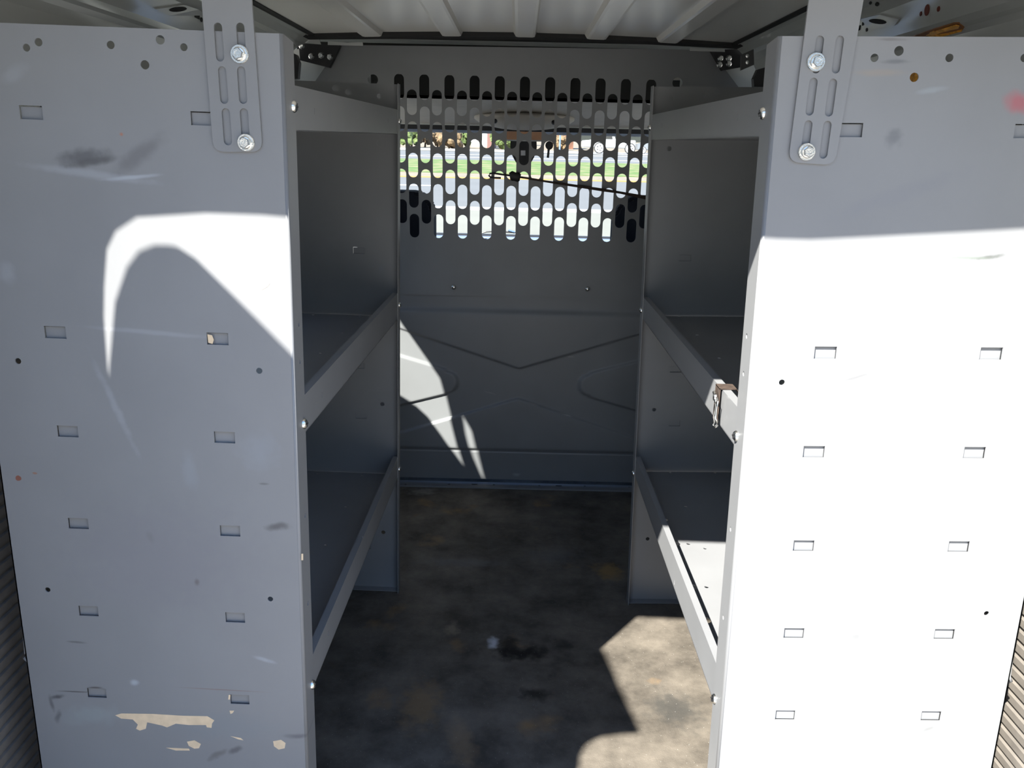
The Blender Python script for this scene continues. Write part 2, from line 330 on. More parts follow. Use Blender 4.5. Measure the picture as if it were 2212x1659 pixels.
def build_unit(side, yn, yf, x_floor, lean, label, near_tabs, near_holes, far_tabs, far_holes, blobs, fold_holes, strap, strap_slots, bolts, top_n, top_f, shelves, screws_n, screws_f, lip_holes, shelf_holes, chips, latch):
    root, L, Lx = unit(side, yn, yf, x_floor, lean, label)
    s = side; R_ = .004; depth = .386; fl = .045
    pm = marked('end_panel_paint_'+('left' if s < 0 else 'right'), GREY, .42, [(*(L(u, v, yn).x, L(u, v, yn).z), ra, rb, a, c, st, nn) for (u, v, ra, rb, a, c, st, nn) in blobs], var=.05)
    # near end panel: front sheet, rounded fold, aisle flange, outer flange
    bm = bmesh.new()
    tabs = [(L(u, v, yn).x, L(u, v, yn).z) for u, v in near_tabs]
    tw, th = .0265, .0152
    holes = [rect(x, z, tw, th) for x, z in tabs]
    for (u, v, rp) in near_holes: p = L(u, v, yn); holes.append(circ(p.x, p.z, rp/1800*yn, 18))
    out = [(s*R_, .0), (s*depth, .0), (s*depth, top_n), (s*R_, top_n)]
    sheet(bm, out, holes, T, lambda a, b_, h: Vector((a, yn+h, b_)))
    prof = [(s*R_, yn)]+[(s*(R_-R_*math.sin(a)), yn+R_-R_*math.cos(a)) for a in [math.radians(q) for q in (15, 30, 45, 60, 75, 90)]]
    # fold arc as vertical strips
    v0 = [(bm.verts.new((x, y, 0)), bm.verts.new((x, y, top_n))) for x, y in prof]
    v1 = [(bm.verts.new((x+(s*R_-x)*.4, y+(yn+R_-y)*.4, 0)), bm.verts.new((x+(s*R_-x)*.4, y+(yn+R_-y)*.4, top_n))) for x, y in prof]
    for A in (v0, v1):
        for a, b_ in zip(A, A[1:]): f = bm.faces.new((a[0], b_[0], b_[1], a[1])); f.smooth = True
    for q in (0, 1):
        for i in range(len(v0)-1): bm.faces.new((v0[i][q], v0[i+1][q], v1[i+1][q], v1[i][q]))
    fh = []
    for (u, v, rp) in fold_holes: p = Lx(u, v); fh.append(circ(yn+fl*.62, p.z, .0035, 10))
    sheet(bm, [(yn+R_, 0), (yn+fl, 0), (yn+fl, top_n-.004), (yn+R_, top_n)], fh, T, lambda a, b_, h: Vector((s*h, a, b_)))
    box(bm, min(s*depth, s*(depth-T)), max(s*depth, s*(depth-T)), yn, yn+.02, 0, top_n)
    near = obj('end_panel', bm, pm, root)
    tab_plates(near, tabs, yn+.0038, tw, th, M['paint'])
    for poly in chips:
        bm = bmesh.new(); pts = [L(u, v, yn) for u, v in poly]
        prism(bm, [Vector((p.x, yn-.00025, p.z)) for p in pts], 0, (0, .0003, 0)); c = obj('paint_chip', bm, M['primer'], near)
        c['label'] = 'beige patch of bare primer'
    # far end panel
    bm = bmesh.new(); dfar = .30
    ft = [(L(u, v, yf).x, L(u, v, yf).z) for u, v in far_tabs]; holes = [rect(x, z, tw, th) for x, z in ft]
    for (u, v, rp) in far_holes: p = L(u, v, yf); holes.append(circ(p.x, p.z, rp/1800*yf, 12))
    sheet(bm, [(0, 0), (s*dfar, 0), (s*dfar, top_f), (0, top_f)], holes, T, lambda a, b_, h: Vector((a, yf+h, b_)))
    box(bm, min(0, s*T), max(0, s*T), yf-.03, yf, 0, top_f)
    box(bm, min(s*.001, s*dfar), max(s*.001, s*dfar), yf-.02, yf, 0, T)
    far = obj('end_panel', bm, M['paint'], root)
    tab_plates(far, ft, yf+.004, tw, th, M['paint'])
    # shelves: pan with upstanding front lip and return, small back lip
    for k, (zb0, zb1, zt0, zt1) in enumerate(shelves):
        y0, y1 = yn+fl-.012, yf-.026
        def zb(y): return zb0+(zb1-zb0)*(y-yn-.04)/(yf-yn-.04)
        def zt(y): return zt0+(zt1-zt0)*(y-yn-.04)/(yf-yn-.04)
        dsh = .30; g = .0016
        bm = bmesh.new()
        hl = [circ(*(lambda p: (p.x-x_floor, p.y))(atZ(u, v, zb(1.3))), r, 14) for (u, v, r, kk) in shelf_holes if kk == k]
        for yy in [yn+.12+.2*i for i in range(5)]:
            for dx in (.09, .2): hl.append(circ(s*dx, yy, .0035, 10))
        yi = yn+.004
        sheet(bm, [(s*g, y0), (s*dsh, y0), (s*dsh, y1+.02), (s*g, y1+.02)], hl, T, lambda a, b_, h: Vector((a, b_, zb(b_)+h)))
        lh = []
        for (u, v, kk) in lip_holes:
            if kk == k: p = Lx(u, v); lh.append(slot(p.y, p.z, .003, .009, 5))
        sheet(bm, [(y0, zb(y0)), (y1, zb(y1)), (y1, zt(y1)), (y0, zt(y0))], lh, T, lambda a, b_, h: Vector((s*(g+h), a, b_)))
        v = [bm.verts.new((s*x, y, zt(y)+dz)) for (x, y) in ((g, y0), (g, y1), (g+.0115, y1), (g+.0115, y0)) for dz in (0, .0015)]
        for f in ((0, 2, 4, 6), (1, 3, 5, 7), (0, 1, 3, 2), (2, 3, 5, 4), (4, 5, 7, 6), (6, 7, 1, 0)): bm.faces.new([v[i] for i in f])
        v = [bm.verts.new((s*(dsh-x), y, zz)) for (y, zz) in ((y0, 0), (y1, 0)) for x in (0, T) for zz in (zb(y), zb(y)+.03)]
        for f in ((0, 1, 3, 2), (4, 5, 7, 6), (0, 1, 5, 4), (2, 3, 7, 6), (0, 2, 6, 4), (1, 3, 7, 5)): bm.faces.new([v[i] for i in f])
        # end tabs that bolt to the panels
        sh = obj('shelf', bm, M['paint'], root)
        bm = bmesh.new(); bmesh.ops.create_cube(bm, size=.0001); bm.free()
        p = Lx(*screws_n[k]); pan_screw(root, Vector((0, yn+fl-.010, p.z)), .0072, -s)
        p = Lx(*screws_f[k]); pan_screw(root, Vector((0, yf-.014, p.z)), .0065, -s)
    # slotted mounting strap bolted to the near panel
    yb = yn-.0035
    bm = bmesh.new(); pts = [L(u, v, yb) for u, v in strap]
    # strap given as (top left, bottom left, bottom right, top right); round the two lower corners
    tl, bl, br, tr = [Vector((p.x, p.z)) for p in pts]
    def extend(a, b_): d = (a-b_).normalized(); return a+d*((STRAP_TOP-a.y)/d.y)
    tl2, tr2 = extend(tl, bl), extend(tr, br)
    def corner(p, a, b_, r, n=6):
        d1 = (a-p).normalized()*r; d2 = (b_-p).normalized()*r; o = []
        for k in range(n+1):
            q = k/n; o.append(tuple((p+d1)*(1-q)**2+p*2*q*(1-q)+(p+d2)*q*q))
        return o
    outl = [tuple(tl2)]+corner(bl, tl, br, .013)+corner(br, bl, tr, .013)+[tuple(tr2)]
    ang = math.atan2(-(tl-bl).x, (tl-bl).y)
    sl = []
    for (u, v, wp, hp) in strap_slots:
        p = L(u, v, yb); q1 = L(u, v-hp/2+1, yb); q2 = L(u, v+hp/2-1, yb); sl.append(slot(p.x, p.z, (L(u+wp/2, v, yb)-L(u-wp/2, v, yb)).length, q1.z-q2.z, 8, ang))
    sheet(bm, outl, sl, .0032, lambda a, b_, h: Vector((a, yb+h, b_)))
    st = obj('mounting_strap', bm, M['paint'], root)
    for i, (u, v, rp) in enumerate(bolts): p = L(u, v, yb); hex_bolt(st, Vector((p.x, yb, p.z)), rp/1800*yn, spin=.3+i*.35)
    # small spring latch at the outer edge
    u, v = latch; p = L(u, v, yn+.01); bm = bmesh.new()
    px = s*(depth+.002)
    tube(bm, [(px-s*.002, yn+.01, p.z+.03), (px+s*.001, yn+.008, p.z+.015), (px+s*.001, yn+.006, p.z-.012), (px+s*.005, yn+.006, p.z-.020), (px+s*.001, yn+.006, p.z-.025), (px-s*.003, yn+.008, p.z-.018)], .0022, 8)
    obj('latch', bm, M['paint'], root, smooth=True)
    return root
STRAP_TOP = H+.29
dk, lt, pk = (.04, .04, .045), (.34, .37, .41), (.36, .09, .11)
build_unit(-1, 1.0, 1.945, -.2875, .0155, 'grey steel shelving unit on the left, mostly shaded, bare primer patches low on its end',
    near_tabs=[(67, 243), (437, 256), (119, 718), (470, 732), (146, 932), (485, 945), (169, 1131), (497, 1147), (191, 1320), (508, 1334), (209, 1497), (518, 1511)],
    near_holes=[(57, 103, 7.5), (83, 91, 8), (239, 97, 8), (346, 86, 9), (397, 102, 7.5), (313, 140, 9), (39, 780, 7), (560, 801, 7), (103, 1274, 6.5), (584, 1294, 6.5)],
    far_tabs=[(775, 541), (775, 790), (780, 898), (790, 1180)], far_holes=[(724, 190, 6), (751, 199, 6), (819, 208, 5), (819, 309, 5.5), (823, 580, 5), (826, 873, 5), (828, 1150, 5)],
    blobs=[(180, 340, .038, .012, .12, (0.066, 0.066, 0.073), .7, 1.2), (200, 350, .035, .006, .2, (0.053, 0.053, 0.056), .6, .8), (300, 335, .045, .012, .65, (0.112, 0.112, 0.119), .6, .9), (190, 375, .09, .006, -.1, lt, .35, .8), (285, 383, .04, .003, .12, lt, .7, .5),
           (600, 1138, .018, .007, .15, (0.059, 0.059, 0.066), .75, 1.3), (40, 1033, .004, .004, 0, (0.198, 0.066, 0.040), .9, 1), (75, 1022, .003, .0015, 0, (0.231, 0.132, 0.099), .9, 1),
           (125, 1505, .012, .004, .2, (0.046, 0.046, 0.053), .8, 1.4), (112, 1520, .004, .016, .1, (0.053, 0.053, 0.059), .6, 1.6), (125, 1550, .005, .012, -.3, (0.059, 0.059, 0.066), .6, 1.5), (160, 1494, .03, .0013, 0, (0.046, 0.040, 0.040), .8, .6), (205, 1486, .012, .003, .1, (0.046, 0.040, 0.040), .8, .8),
           (640, 1590, .022, .005, .05, (0.079, 0.079, 0.099), .7, 1), (165, 1387, .016, .0022, -.05, (0.059, 0.059, 0.066), .6, .6), (200, 1545, .05, .02, .1, (0.238, 0.277, 0.284), .45, 1.2), (480, 1570, .10, .03, 0, (0.172, 0.198, 0.218), .4, 1.2), (290, 1475, .008, .006, 0, lt, .8, .7), (15, 590, .012, .016, 0, lt, .25, 1),
           (325, 718, .09, .004, -.05, lt, .3, .5), (250, 880, .006, .07, .35, lt, .3, 1.2), (560, 975, .03, .03, 0, (0.244, 0.271, 0.304), .35, 1.3), (425, 1258, .004, .006, 0, (0.066, 0.046, 0.046), .8, 1), (325, 1160, .006, .01, .5, (0.132, 0.132, 0.132), .5, 1.2), (570, 1425, .02, .004, -.3, lt, .5, .8),
           (480, 1490, .07, .0012, -.02, (0.165, 0.086, 0.079), .5, .4), (570, 1045, .008, .002, 0, (0.099, 0.099, 0.106), .7, .6), (350, 1210, .16, .10, 0, (0.185, 0.185, 0.205), .5, 1.5), (262, 290, .0025, .0025, 0, (0.330, 0.132, 0.079), .8, .5), (30, 160, .020, .010, .5, lt, .22, .9), (410, 1020, .012, .03, .1, (0.238, 0.264, 0.290), .4, 1.2),
           (508, 1620, .012, .006, .5, (0.066, 0.066, 0.079), .7, 1.3), (470, 1630, .02, .006, .6, (0.066, 0.059, 0.059), .5, 1.2), (455, 733, .003, .006, 0, (0.198, 0.132, 0.099), .9, .8)],
    fold_holes=[(643, 702, 4), (647, 782, 3), (659, 1114, 4), (666, 1302, 4)],
    strap=[(437, 20), (461, 328), (567, 328), (545, 20)],
    strap_slots=[(473, 91, 18, 86), (521, 91, 18, 86), (482, 184, 18, 83), (523, 184, 18, 83), (490, 274, 18, 82), (529, 274, 18, 82)], bolts=[(518, 117, 18.5), (532, 308, 18)],
    top_n=H+.1225-.004, top_f=H+.1315,
    shelves=[(H+.0147, H+.0257, H+.0658, H+.0762), (H-.3696, H-.3898, H-.3195, H-.3298), (H-.7623, H-.790, H-.7115, H-.735)],
    screws_n=[(631, 230), (655, 916), (674, 1479)], screws_f=[(865, 263), (866, 654), (866, 1003)],
    lip_holes=[(682, 240, 0), (840, 261, 0), (698, 853, 1), (712, 1368, 2), (786, 1163, 2)], shelf_holes=[],
    chips=[[(249, 1545), (262, 1541), (330, 1542), (395, 1546), (448, 1547), (463, 1556), (458, 1563), (457, 1572), (447, 1571), (445, 1566), (408, 1566), (380, 1563), (361, 1571), (350, 1567), (318, 1560), (315, 1574), (302, 1578), (294, 1574), (298, 1565), (287, 1554), (262, 1552)],
           [(404, 1602), (420, 1599), (434, 1607), (430, 1616), (420, 1617), (408, 1611)], [(359, 1615), (408, 1617), (410, 1621), (380, 1621)], [(590, 1601), (607, 1598), (617, 1605), (615, 1616), (602, 1619), (592, 1612)], [(496, 1535), (506, 1535), (503, 1540), (498, 1542)],
           [(494, 1501), (498, 1501), (497, 1511), (493, 1511)], [(554, 619), (572, 611), (583, 612), (578, 619), (566, 626)], [(498, 1590), (520, 1594), (526, 1599), (515, 1597)], [(448, 722), (458, 724), (462, 734), (459, 743), (450, 740)], [(651, 1196), (655, 1196), (655, 1210), (651, 1210)]],
    latch=(47, 1390))
build_unit(1, .985, 1.915, .3005, -.0165, 'grey steel shelving unit on the right, mostly sunlit end panel with red smear',
    near_tabs=[(1838, 281), (2217, 283), (1783, 762), (2141, 764), (1758, 976), (2105, 978), (1736, 1179), (2071, 1181), (1715, 1368), (2040, 1370), (1696, 1545), (2011, 1547)],
    near_holes=[(1889, 125, 8), (1942, 110, 9.5), (2051, 125, 8), (2213, 125, 8), (1975, 167, 9), (1689, 826, 6.5), (2131, 1325, 6)],
    far_tabs=[(1480, 557), (1460, 798), (1457, 914)], far_holes=[(1549, 199, 5), (1519, 205, 5), (1452, 213, 4), (1446, 321, 5), (1413, 885, 4.5), (1399, 1164, 4.5)],
    blobs=[(2202, 222, .020, .014, -.3, pk, .75, 1), (1928, 300, .012, .014, .2, (0.092, 0.099, 0.112), .55, 1.8), (1935, 133, .018, .003, 0, (0.086, 0.092, 0.106), .6, 1), (1900, 157, .035, .005, 0, (0.251, 0.218, 0.185), .5, .7), (2140, 555, .02, .003, .1, (0.079, 0.086, 0.079), .8, 1.5), (2100, 557, .03, .002, 0, (0.132, 0.165, 0.132), .5, 1),
           (1850, 815, .02, .002, .3, (0.132, 0.132, 0.132), .5, 1), (1850, 1375, .01, .006, 0, (0.132, 0.132, 0.132), .4, 1), (2005, 1575, .01, .003, .5, (0.132, 0.132, 0.132), .5, 1), (2010, 195, .02, .004, .15, (0.264, 0.304, 0.330), .5, .8), (1925, 85, .02, .002, 0, (0.099, 0.086, 0.086), .5, .8), (1650, 1322, .004, .004, 0, (0.238, 0.238, 0.238), .5, .5), (1945, 420, .10, .012, .35, (0.178, 0.185, 0.205), .4, 1)],
    fold_holes=[(1608, 722, 4), (1601, 802, 3), (1574, 1136, 4), (1557, 1322, 4)],
    strap=[(1745, 20), (1703, 350), (1803, 357), (1862, 20)],
    strap_slots=[(1767, 118, 18, 84), (1810, 118, 18, 84), (1753, 209, 18, 84), (1795, 211, 18, 84), (1742, 301, 18, 84), (1783, 302, 18, 84)], bolts=[(1762, 134, 18.5), (1742, 328, 18)],
    top_n=H+.1265-.001, top_f=H+.1365,
    shelves=[(H+.0198, H+.0256, H+.0696, H+.0764), (H-.3678, H-.3685, H-.3171, H-.3205), (H-.7584, H-.7556, H-.6990, H-.7090)],
    screws_n=[(1643, 246), (1588, 937), (1541, 1500)], screws_f=[(1398, 277), (1382, 666), (1366, 1015)],
    lip_holes=[(1428, 272, 0), (1590, 253, 0), (1407, 692, 1), (1455, 1258, 2)], shelf_holes=[(1466, 1177, .009, 2), (1493, 1178, .004, 2), (1502, 1270, .009, 2), (1533, 1271, .004, 2), (1532, 1342, .009, 2), (1443, 1126, .006, 2), (1415, 1058, .005, 2)],
    chips=[], latch=(2185, 1440))

# ------------------------------------------------------------------ cargo partition with slotted window
YB = 2.65; KB = YB/2.6208
pt = empty('partition', (0, YB, 0), 'grey steel partition with slotted window between cargo bay and cab', 'partition')
def addp(o): o.parent = pt; o.location = (0, -YB, 0); return o
holes = []
for k in range(-11, 12):
    x = .0095+.0378*k
    for i in range(5):
        z = H+(.1728 if k % 2 == 0 else .129)-.0919*i
        holes.append(slot(x+.0035*i*.3, z, .0300, .0735, 9))
for u, v in ((806, 172), (1463, 179)): p = atY(u, v, YB); holes.append(circ(p.x, p.z, .0150, 20))
P = lambda u, v: (atY(u, v, YB).x, atY(u, v, YB).z)
bm = bmesh.new(); zlow = H-.457; zt_ = P(735, 97)[1]; xl, xr = -.70, .70
sheet(bm, [(-.66, zlow), (.68, zlow), (.68, P(1590, 215)[1]), P(1535, 108), P(735, 97), (-.66, P(673, 215)[1])], holes, .002, lambda a, b_, h: Vector((a, YB-.002+h, b_)))
box(bm, P(735, 97)[0], P(1535, 108)[0], YB, YB+.02, zt_-.004, zt_-.001)
up = addp(obj('slotted_panel', bm, M['paint'], pt))
# lower panel: pressed sheet
import numpy as np
def tri_sm(d, w_=.004): return 1/(1+math.exp(-max(-30, min(30, d/w_*4))))
bm = bmesh.new(); nx, nz = 220, 300; z0, z1 = .02, H-.40; xs0, xs1 = -.70, .70; grid = []
xc = .012
def lineside(x, z, p, q): # positive above line p->q (x increasing)
    return (z-p[1])-(q[1]-p[1])/(q[0]-p[0])*(x-p[0])
kb = YB/2.62
for j in range(nz+1):
    z = z0+(z1-z0)*j/nz; row = []
    for i in range(nx+1):
        x = xs0+(xs1-xs0)*i/nx; ax = abs(x-xc)
        zz = z-H
        top = tri_sm(lineside(ax, zz, (0, -.685*kb), (.37, -.567*kb))-.0)*tri_sm(-.50*kb-zz, .01)
        bot = tri_sm(-lineside(ax, zz, (0, -.785*kb), (.37, -.905*kb)))*tri_sm(zz+.965*kb, .01)
        d1 = (-lineside(ax, zz, (.20, -.703*kb), (.37, -.655*kb))); d2 = lineside(ax, zz, (.20, -.765*kb), (.37, -.812*kb))
        dd = min(d1, d2, (ax-.20)*1.0+.006)
        if ax < .235: dd = .035-math.hypot(ax-.235, zz+.735*kb)*1.0 if ax < .235 else dd
        wed = tri_sm(dd, .005)
        y = YB+.001-.006*top-.009*bot-.008*wed-.006*tri_sm(-(zz+.497*kb), .012)
        if zz < -.975*kb: y += (-.975*kb-zz)*.08-.002
        row.append(bm.verts.new((x, y, z)))
    grid.append(row)
for j in range(nz):
    for i in range(nx): f = bm.faces.new((grid[j][i], grid[j][i+1], grid[j+1][i+1], grid[j+1][i])); f.smooth = True
lm = marked('pressed_panel_paint', GREY, .42, [(P(1060, 848)[0], P(1060, 848)[1], .022, .003, -.25, (.32, .32, .31), .6, 1.5), (P(1150, 870)[0], P(1150, 870)[1], .03, .003, -.3, (.3, .29, .27), .6, 1.2), (P(1225, 895)[0], P(1225, 895)[1], .02, .002, -.25, (.5, .5, .48), .5, 1), (P(1232, 770)[0], P(1232, 770)[1], .015, .003, 0, (.4, .4, .38), .4, 1), (P(1115, 1025)[0], P(1115, 1025)[1], .014, .008, 0, (.45, .48, .52), .4, 1), (P(888, 585)[0], P(888, 585)[1], .002, .02, -.2, (.1, .1, .11), .6, 1)], var=.05)
low = obj('pressed_panel', bm, lm, pt); addp(low)
sm = low.modifiers.new('thick', 'SOLIDIFY'); sm.thickness = .002; sm.offset = 1
bm = bmesh.new(); fh = []
for u, v in ((876, 1046), (970, 1046), (1067, 1047), (1165, 1049), (1263, 1050), (1359, 1052)): p = atZ(u, v, .006); fh.append(circ(p.x, p.y, .0045, 10))
for u, v in ((1025, 1046), (1207, 1049)): p = atZ(u, v, .006); fh.append(rrect(p.x-.011, p.x+.011, p.y-.005, p.y+.005, .0045))
sheet(bm, [(-.68, YB-.035), (.68, YB-.035), (.68, YB+.010), (-.68, YB+.010)], fh, .002, lambda a, b_, h: Vector((a, b_, .004+h)))
box(bm, -.68, .68, YB-.0355, YB-.034, .0005, .0055)
addp(obj('floor_flange', bm, M['paint'], pt))
for u, v in ((980, 620), (1269, 624)):
    p = atY(u, v, YB-.002); bm = bmesh.new(); mm = Matrix.Translation((p.x, YB-.002, p.z)) @ Matrix.Rotation(math.radians(90), 4, 'X')
    lathe(bm, [(.0085, 0), (.0083, .003), (.006, .0065), (.003, .008), (0, .008)], mm, 16); addp(obj('screw', bm, M['zinc'], pt, smooth=True))
# corner brackets joining partition to the body
for side, pts, nb, lab in ((-1, ((645, 92), (735, 98), (712, 146), (648, 130)), ((652, 100), (673, 122), (694, 120), (713, 123)), 'dark bolted bracket at the upper left corner of the partition'), (1, ((1535, 108), (1628, 104), (1628, 140), (1560, 152)), ((1554, 140), (1574, 138), (1556, 126), (1574, 126)), 'dark bolted bracket at the upper right corner of the partition')):
    yb_ = YB-.03; root = empty('corner_bracket', (0, yb_, 0), lab, 'bracket'); q = [atY(u, v, yb_) for u, v in pts]
    bm = bmesh.new(); prism(bm, [Vector((p.x, 0, p.z)) for p in q], 0, (0, .02, 0)); obj('plate', bm, M['black'], root)
    for u, v in nb:
        p = atY(u, v, yb_); bm = bmesh.new(); lathe(bm, [(.009, 0), (.009, .002), (.006, .004), (.0055, .008), (0, .008)], Matrix.Translation((p.x, 0, p.z)) @ Matrix.Rotation(math.radians(90), 4, 'X'), 8)
        obj('bolt', bm, M['zinc'], root)
for s, polys in ((-1, ([(652, 84), (668, 77), (690, 85), (693, 96), (655, 93)], [(708, 89), (750, 92), (783, 91), (784, 99), (708, 97)])), (1, ([(1577, 84), (1600, 72), (1604, 94), (1590, 104)], [(1490, 103), (1540, 106), (1565, 103), (1566, 112), (1490, 110)]))):
    rt = [o for o in bpy.data.objects if o.name.startswith('corner_bracket')][0 if s < 0 else 1]
    for poly in polys:
        q = [atY(u, v, YB-.045) for u, v in poly]; bm = bmesh.new(); prism(bm, [Vector((p.x, -.015, p.z)) for p in q], 0, (0, .006, 0)); obj('mounting_tab', bm, M['body'], rt)
bm = bmesh.new(); box(bm, -.735, -.46, YB+.03, YB+.04, H-.05, H+.275); obj('trim_20', bm, M['body'], kind='structure')
bm = bmesh.new(); box(bm, .48, .735, YB+.03, YB+.04, H-.05, H+.275); obj('trim_21', bm, M['body'], kind='structure')
# side plate with two bolts on the right rail
root = empty('side_plate', (0, 2.45, 0), 'small dark plate with two bolts on the right body side', 'bracket')
bm = bmesh.new(); q = [atY(u, v, 2.45) for u, v in ((1602, 118), (1628, 106), (1629, 140), (1601, 152))]; prism(bm, [Vector((p.x, 0, p.z)) for p in q], 0, (0, .012, 0)); obj('plate', bm, plain('dark_grey_plate', (.10, .10, .10), .6, var=0), root)
for u, v in ((1614, 121), (1614, 135)):
    p = atY(u, v, 2.45); bm = bmesh.new(); lathe(bm, [(.005, 0), (.005, .003), (0, .004)], Matrix.Translation((p.x, 0, p.z)) @ Matrix.Rotation(math.radians(90), 4, 'X'), 8); obj('bolt', bm, M['zinc'], root)

# cord with hook stretched in front of the slots
root = empty('hook_cord', (0, YB-.02, 0), 'dark cord with wire hook and knob stretched across the slotted window', 'cord')
yb_ = YB-.016; Q = lambda u, v: Vector((atY(u, v, yb_).x, .004, atY(u, v, yb_).z))
bm = bmesh.new(); tube(bm, [Q(u, v) for u, v in ((1112, 381), (1140, 385), (1180, 392), (1220, 398), (1260, 404), (1300, 410), (1340, 416), (1375, 423), (1402, 428))], [.003, .003, .003, .0036, .004, .0046, .0035, .005, .006], 8); obj('cord', bm, M['rust'], root, smooth=True)
bm = bmesh.new(); tube(bm, [Q(u, v) for u, v in ((1110, 380), (1085, 377), (1066, 374), (1058, 375), (1056, 379), (1060, 383), (1066, 384), (1082, 384.5))], .0028, 8); obj('hook', bm, M['black'], root, smooth=True)
bm = bmesh.new(); tube(bm, [Q(u, v) for u, v in ((1101, 381), (1106, 380), (1112, 381.5), (1120, 383), (1124, 384))], [.011, .015, .013, .0145, .010], 12); obj('knob', bm, M['black'], root, smooth=True)

# clip with snap hook over the right middle shelf lip
root = empty('clip_hook', (.288, 1.08, H-.32), 'brown bent metal clip with silver hook over the right middle shelf lip', 'hook')
xf = .2865
C = lambda u, v, dx=0: atX(u, v, xf+dx)-Vector((.288, 1.08, H-.32))
bm = bmesh.new()
tl = C(1549, 831); bl = C(1547, 868); br = C(1555, 876); tr = C(1556, 843)
zt0 = -.3175+.32-.0  # lip top relative
a = [Vector((-.0035, tl.y, .006)), Vector((-.0035, tl.y, -.045)), Vector((-.0035, tr.y-.004, -.045)), Vector((-.0035, tr.y-.004, .006))]
prism(bm, a, 0, (.0015, 0, 0))
box(bm, -.0035, .019, tr.y-.004, tl.y, .0048, .0063)
prism(bm, [Vector((.019, tr.y-.004, .0063)), Vector((.019, tl.y, .0063)), Vector((.027, tl.y, -.004)), Vector((.027, tr.y-.004, -.004))], 0, (.0012, 0, 0))
obj('clip', bm, M['rust'], root)
bm = bmesh.new(); hp = [C(u, v, -.007) for u, v in ((1545, 856), (1547, 862), (1544, 880), (1543, 900), (1542, 912), (1541, 919), (1545, 923), (1549, 919), (1548, 911), (1546, 904), (1547, 885), (1550, 866))]
tube(bm, hp, .0016, 8); obj('snap_hook', bm, M['zinc'], root, smooth=True)
bm = bmesh.new(); p = C(1546, 858, -.006); tube(bm, [p+Vector((0, -.008, -.006)), p, p+Vector((0, .009, .005))], .003, 8); lathe(bm, [(.0055, 0), (.005, .003), (0, .004)], Matrix.Translation(p) @ Matrix.Rotation(math.radians(-90), 4, 'Y'), 10); obj('pivot', bm, M['zinc'], root)

# ------------------------------------------------------------------ van body: floor, roof, sides, rear frame
bm = bmesh.new(); box(bm, -.80, .80, .78, 3.55, -.04, 0); obj('floor', bm, M['floor'], kind='structure')
bm = bmesh.new(); box(bm, -.80, .80, .66, .778, -.10, -.012, bev=.006); obj('trim_1', bm, M['black'], kind='structure')
# roof skin with pressed ribs
bm = bmesh.new(); zr = H+.315
cent = [-.64, -.425, -.200, .007, .207, .408, .62]; prof = []
def crown(x): return zr+.0-.02*(x/.7)**2
xx = -.594; prof.append((xx, crown(xx)))
for c_ in cent[1:-1]:
    for dx, dz in ((-.034, 0), (-.027, -.011), (-.020, -.0125), (.020, -.0125), (.026, -.011), (.031, 0)): prof.append((c_+dx, crown(c_+dx)+dz))
prof.append((.594, crown(.594)))
ribbon(bm, prof, .80, 2.52, .0015, 1)
rf = obj('ceiling', bm, M['roof'], kind='structure')
bm = bmesh.new(); ribbon(bm, [(-.80, H+.30), (-.6, H+.345), (0, H+.36), (.6, H+.345), (.80, H+.30)], .70, 2.9, .002, 1); obj('trim_2', bm, M['roof'], kind='structure')   # outer roof skin
bm = bmesh.new(); ribbon(bm, [(-.66, H+.292), (-.3, H+.302), (0, H+.305), (.3, H+.302), (.66, H+.292)], 2.53, 2.60, .012, 1); obj('trim_3', bm, M['bodydark'], kind='structure')  # roof bow, black in place of the shaded gap
# side rails (left profile mirrored to the right)
railL = [(-.607, H+.297), (-.609, H+.3035), (-.622, H+.296), (-.640, H+.282), (-.655, H+.276), (-.672, H+.262), (-.684, H+.238), (-.694, H+.219), (-.706, H+.212), (-.718, H+.2085), (-.727, H+.200), (-.731, H+.185), (-.733, H+.12)]
for s, nm in ((-1, 'left'), (1, 'right')):
    pr = [(x*-s if s > 0 else x, z) for x, z in railL]
    bm = bmesh.new(); ribbon(bm, pr, .86, 2.60, .002 if s < 0 else -.002, 1)
    for f in bm.faces: f.smooth = False
    ro = obj('trim_4' if s < 0 else 'trim_5', bm, M['body'], kind='structure'); ro['label'] = '%s roof rail, glossy pressed body metal' % nm
    bm = bmesh.new(); ribbon(bm, [(s*.589, H+.2985), (s*.600, H+.2985), (s*.6085, H+.2975)], .86, 2.58, .002*(1 if s > 0 else -1), 1)
    obj('trim_6' if s < 0 else 'trim_7', bm, M['bodydark'], kind='structure')
def rail_point(u, v, side):
    """where the sight line meets the rail surface: point and normal"""
    d = ray(u, v); best = None
    pr = [(x*-1 if side > 0 else x, z) for x, z in railL]
    for a, b_ in zip(pr, pr[1:]):
        a2, b2 = Vector((a[0], a[1]-H)), Vector((b_[0], b_[1]-H)); e_ = b2-a2
        # d.x*t = a.x+e.x*q ; d.z*t = a.z+e.z*q
        det = -d.x*e_.y+d.z*e_.x
        if abs(det) < 1e-9: continue
        t_ = (-a2.x*e_.y+a2.y*e_.x)/det; q = (d.x*a2.y-d.z*a2.x)/det
        if -.001 <= q <= 1.001 and t_ > 0:
            y = d.y*t_
            nrm = Vector((e_.y, 0, -e_.x)); nrm.normalize()
            if nrm.dot(Vector((d.x, d.y, d.z))) > 0: nrm = -nrm
            if best is None or y < best[0].y: best = (Vector((d.x*t_, y, d.z*t_+H)), nrm)
    return best
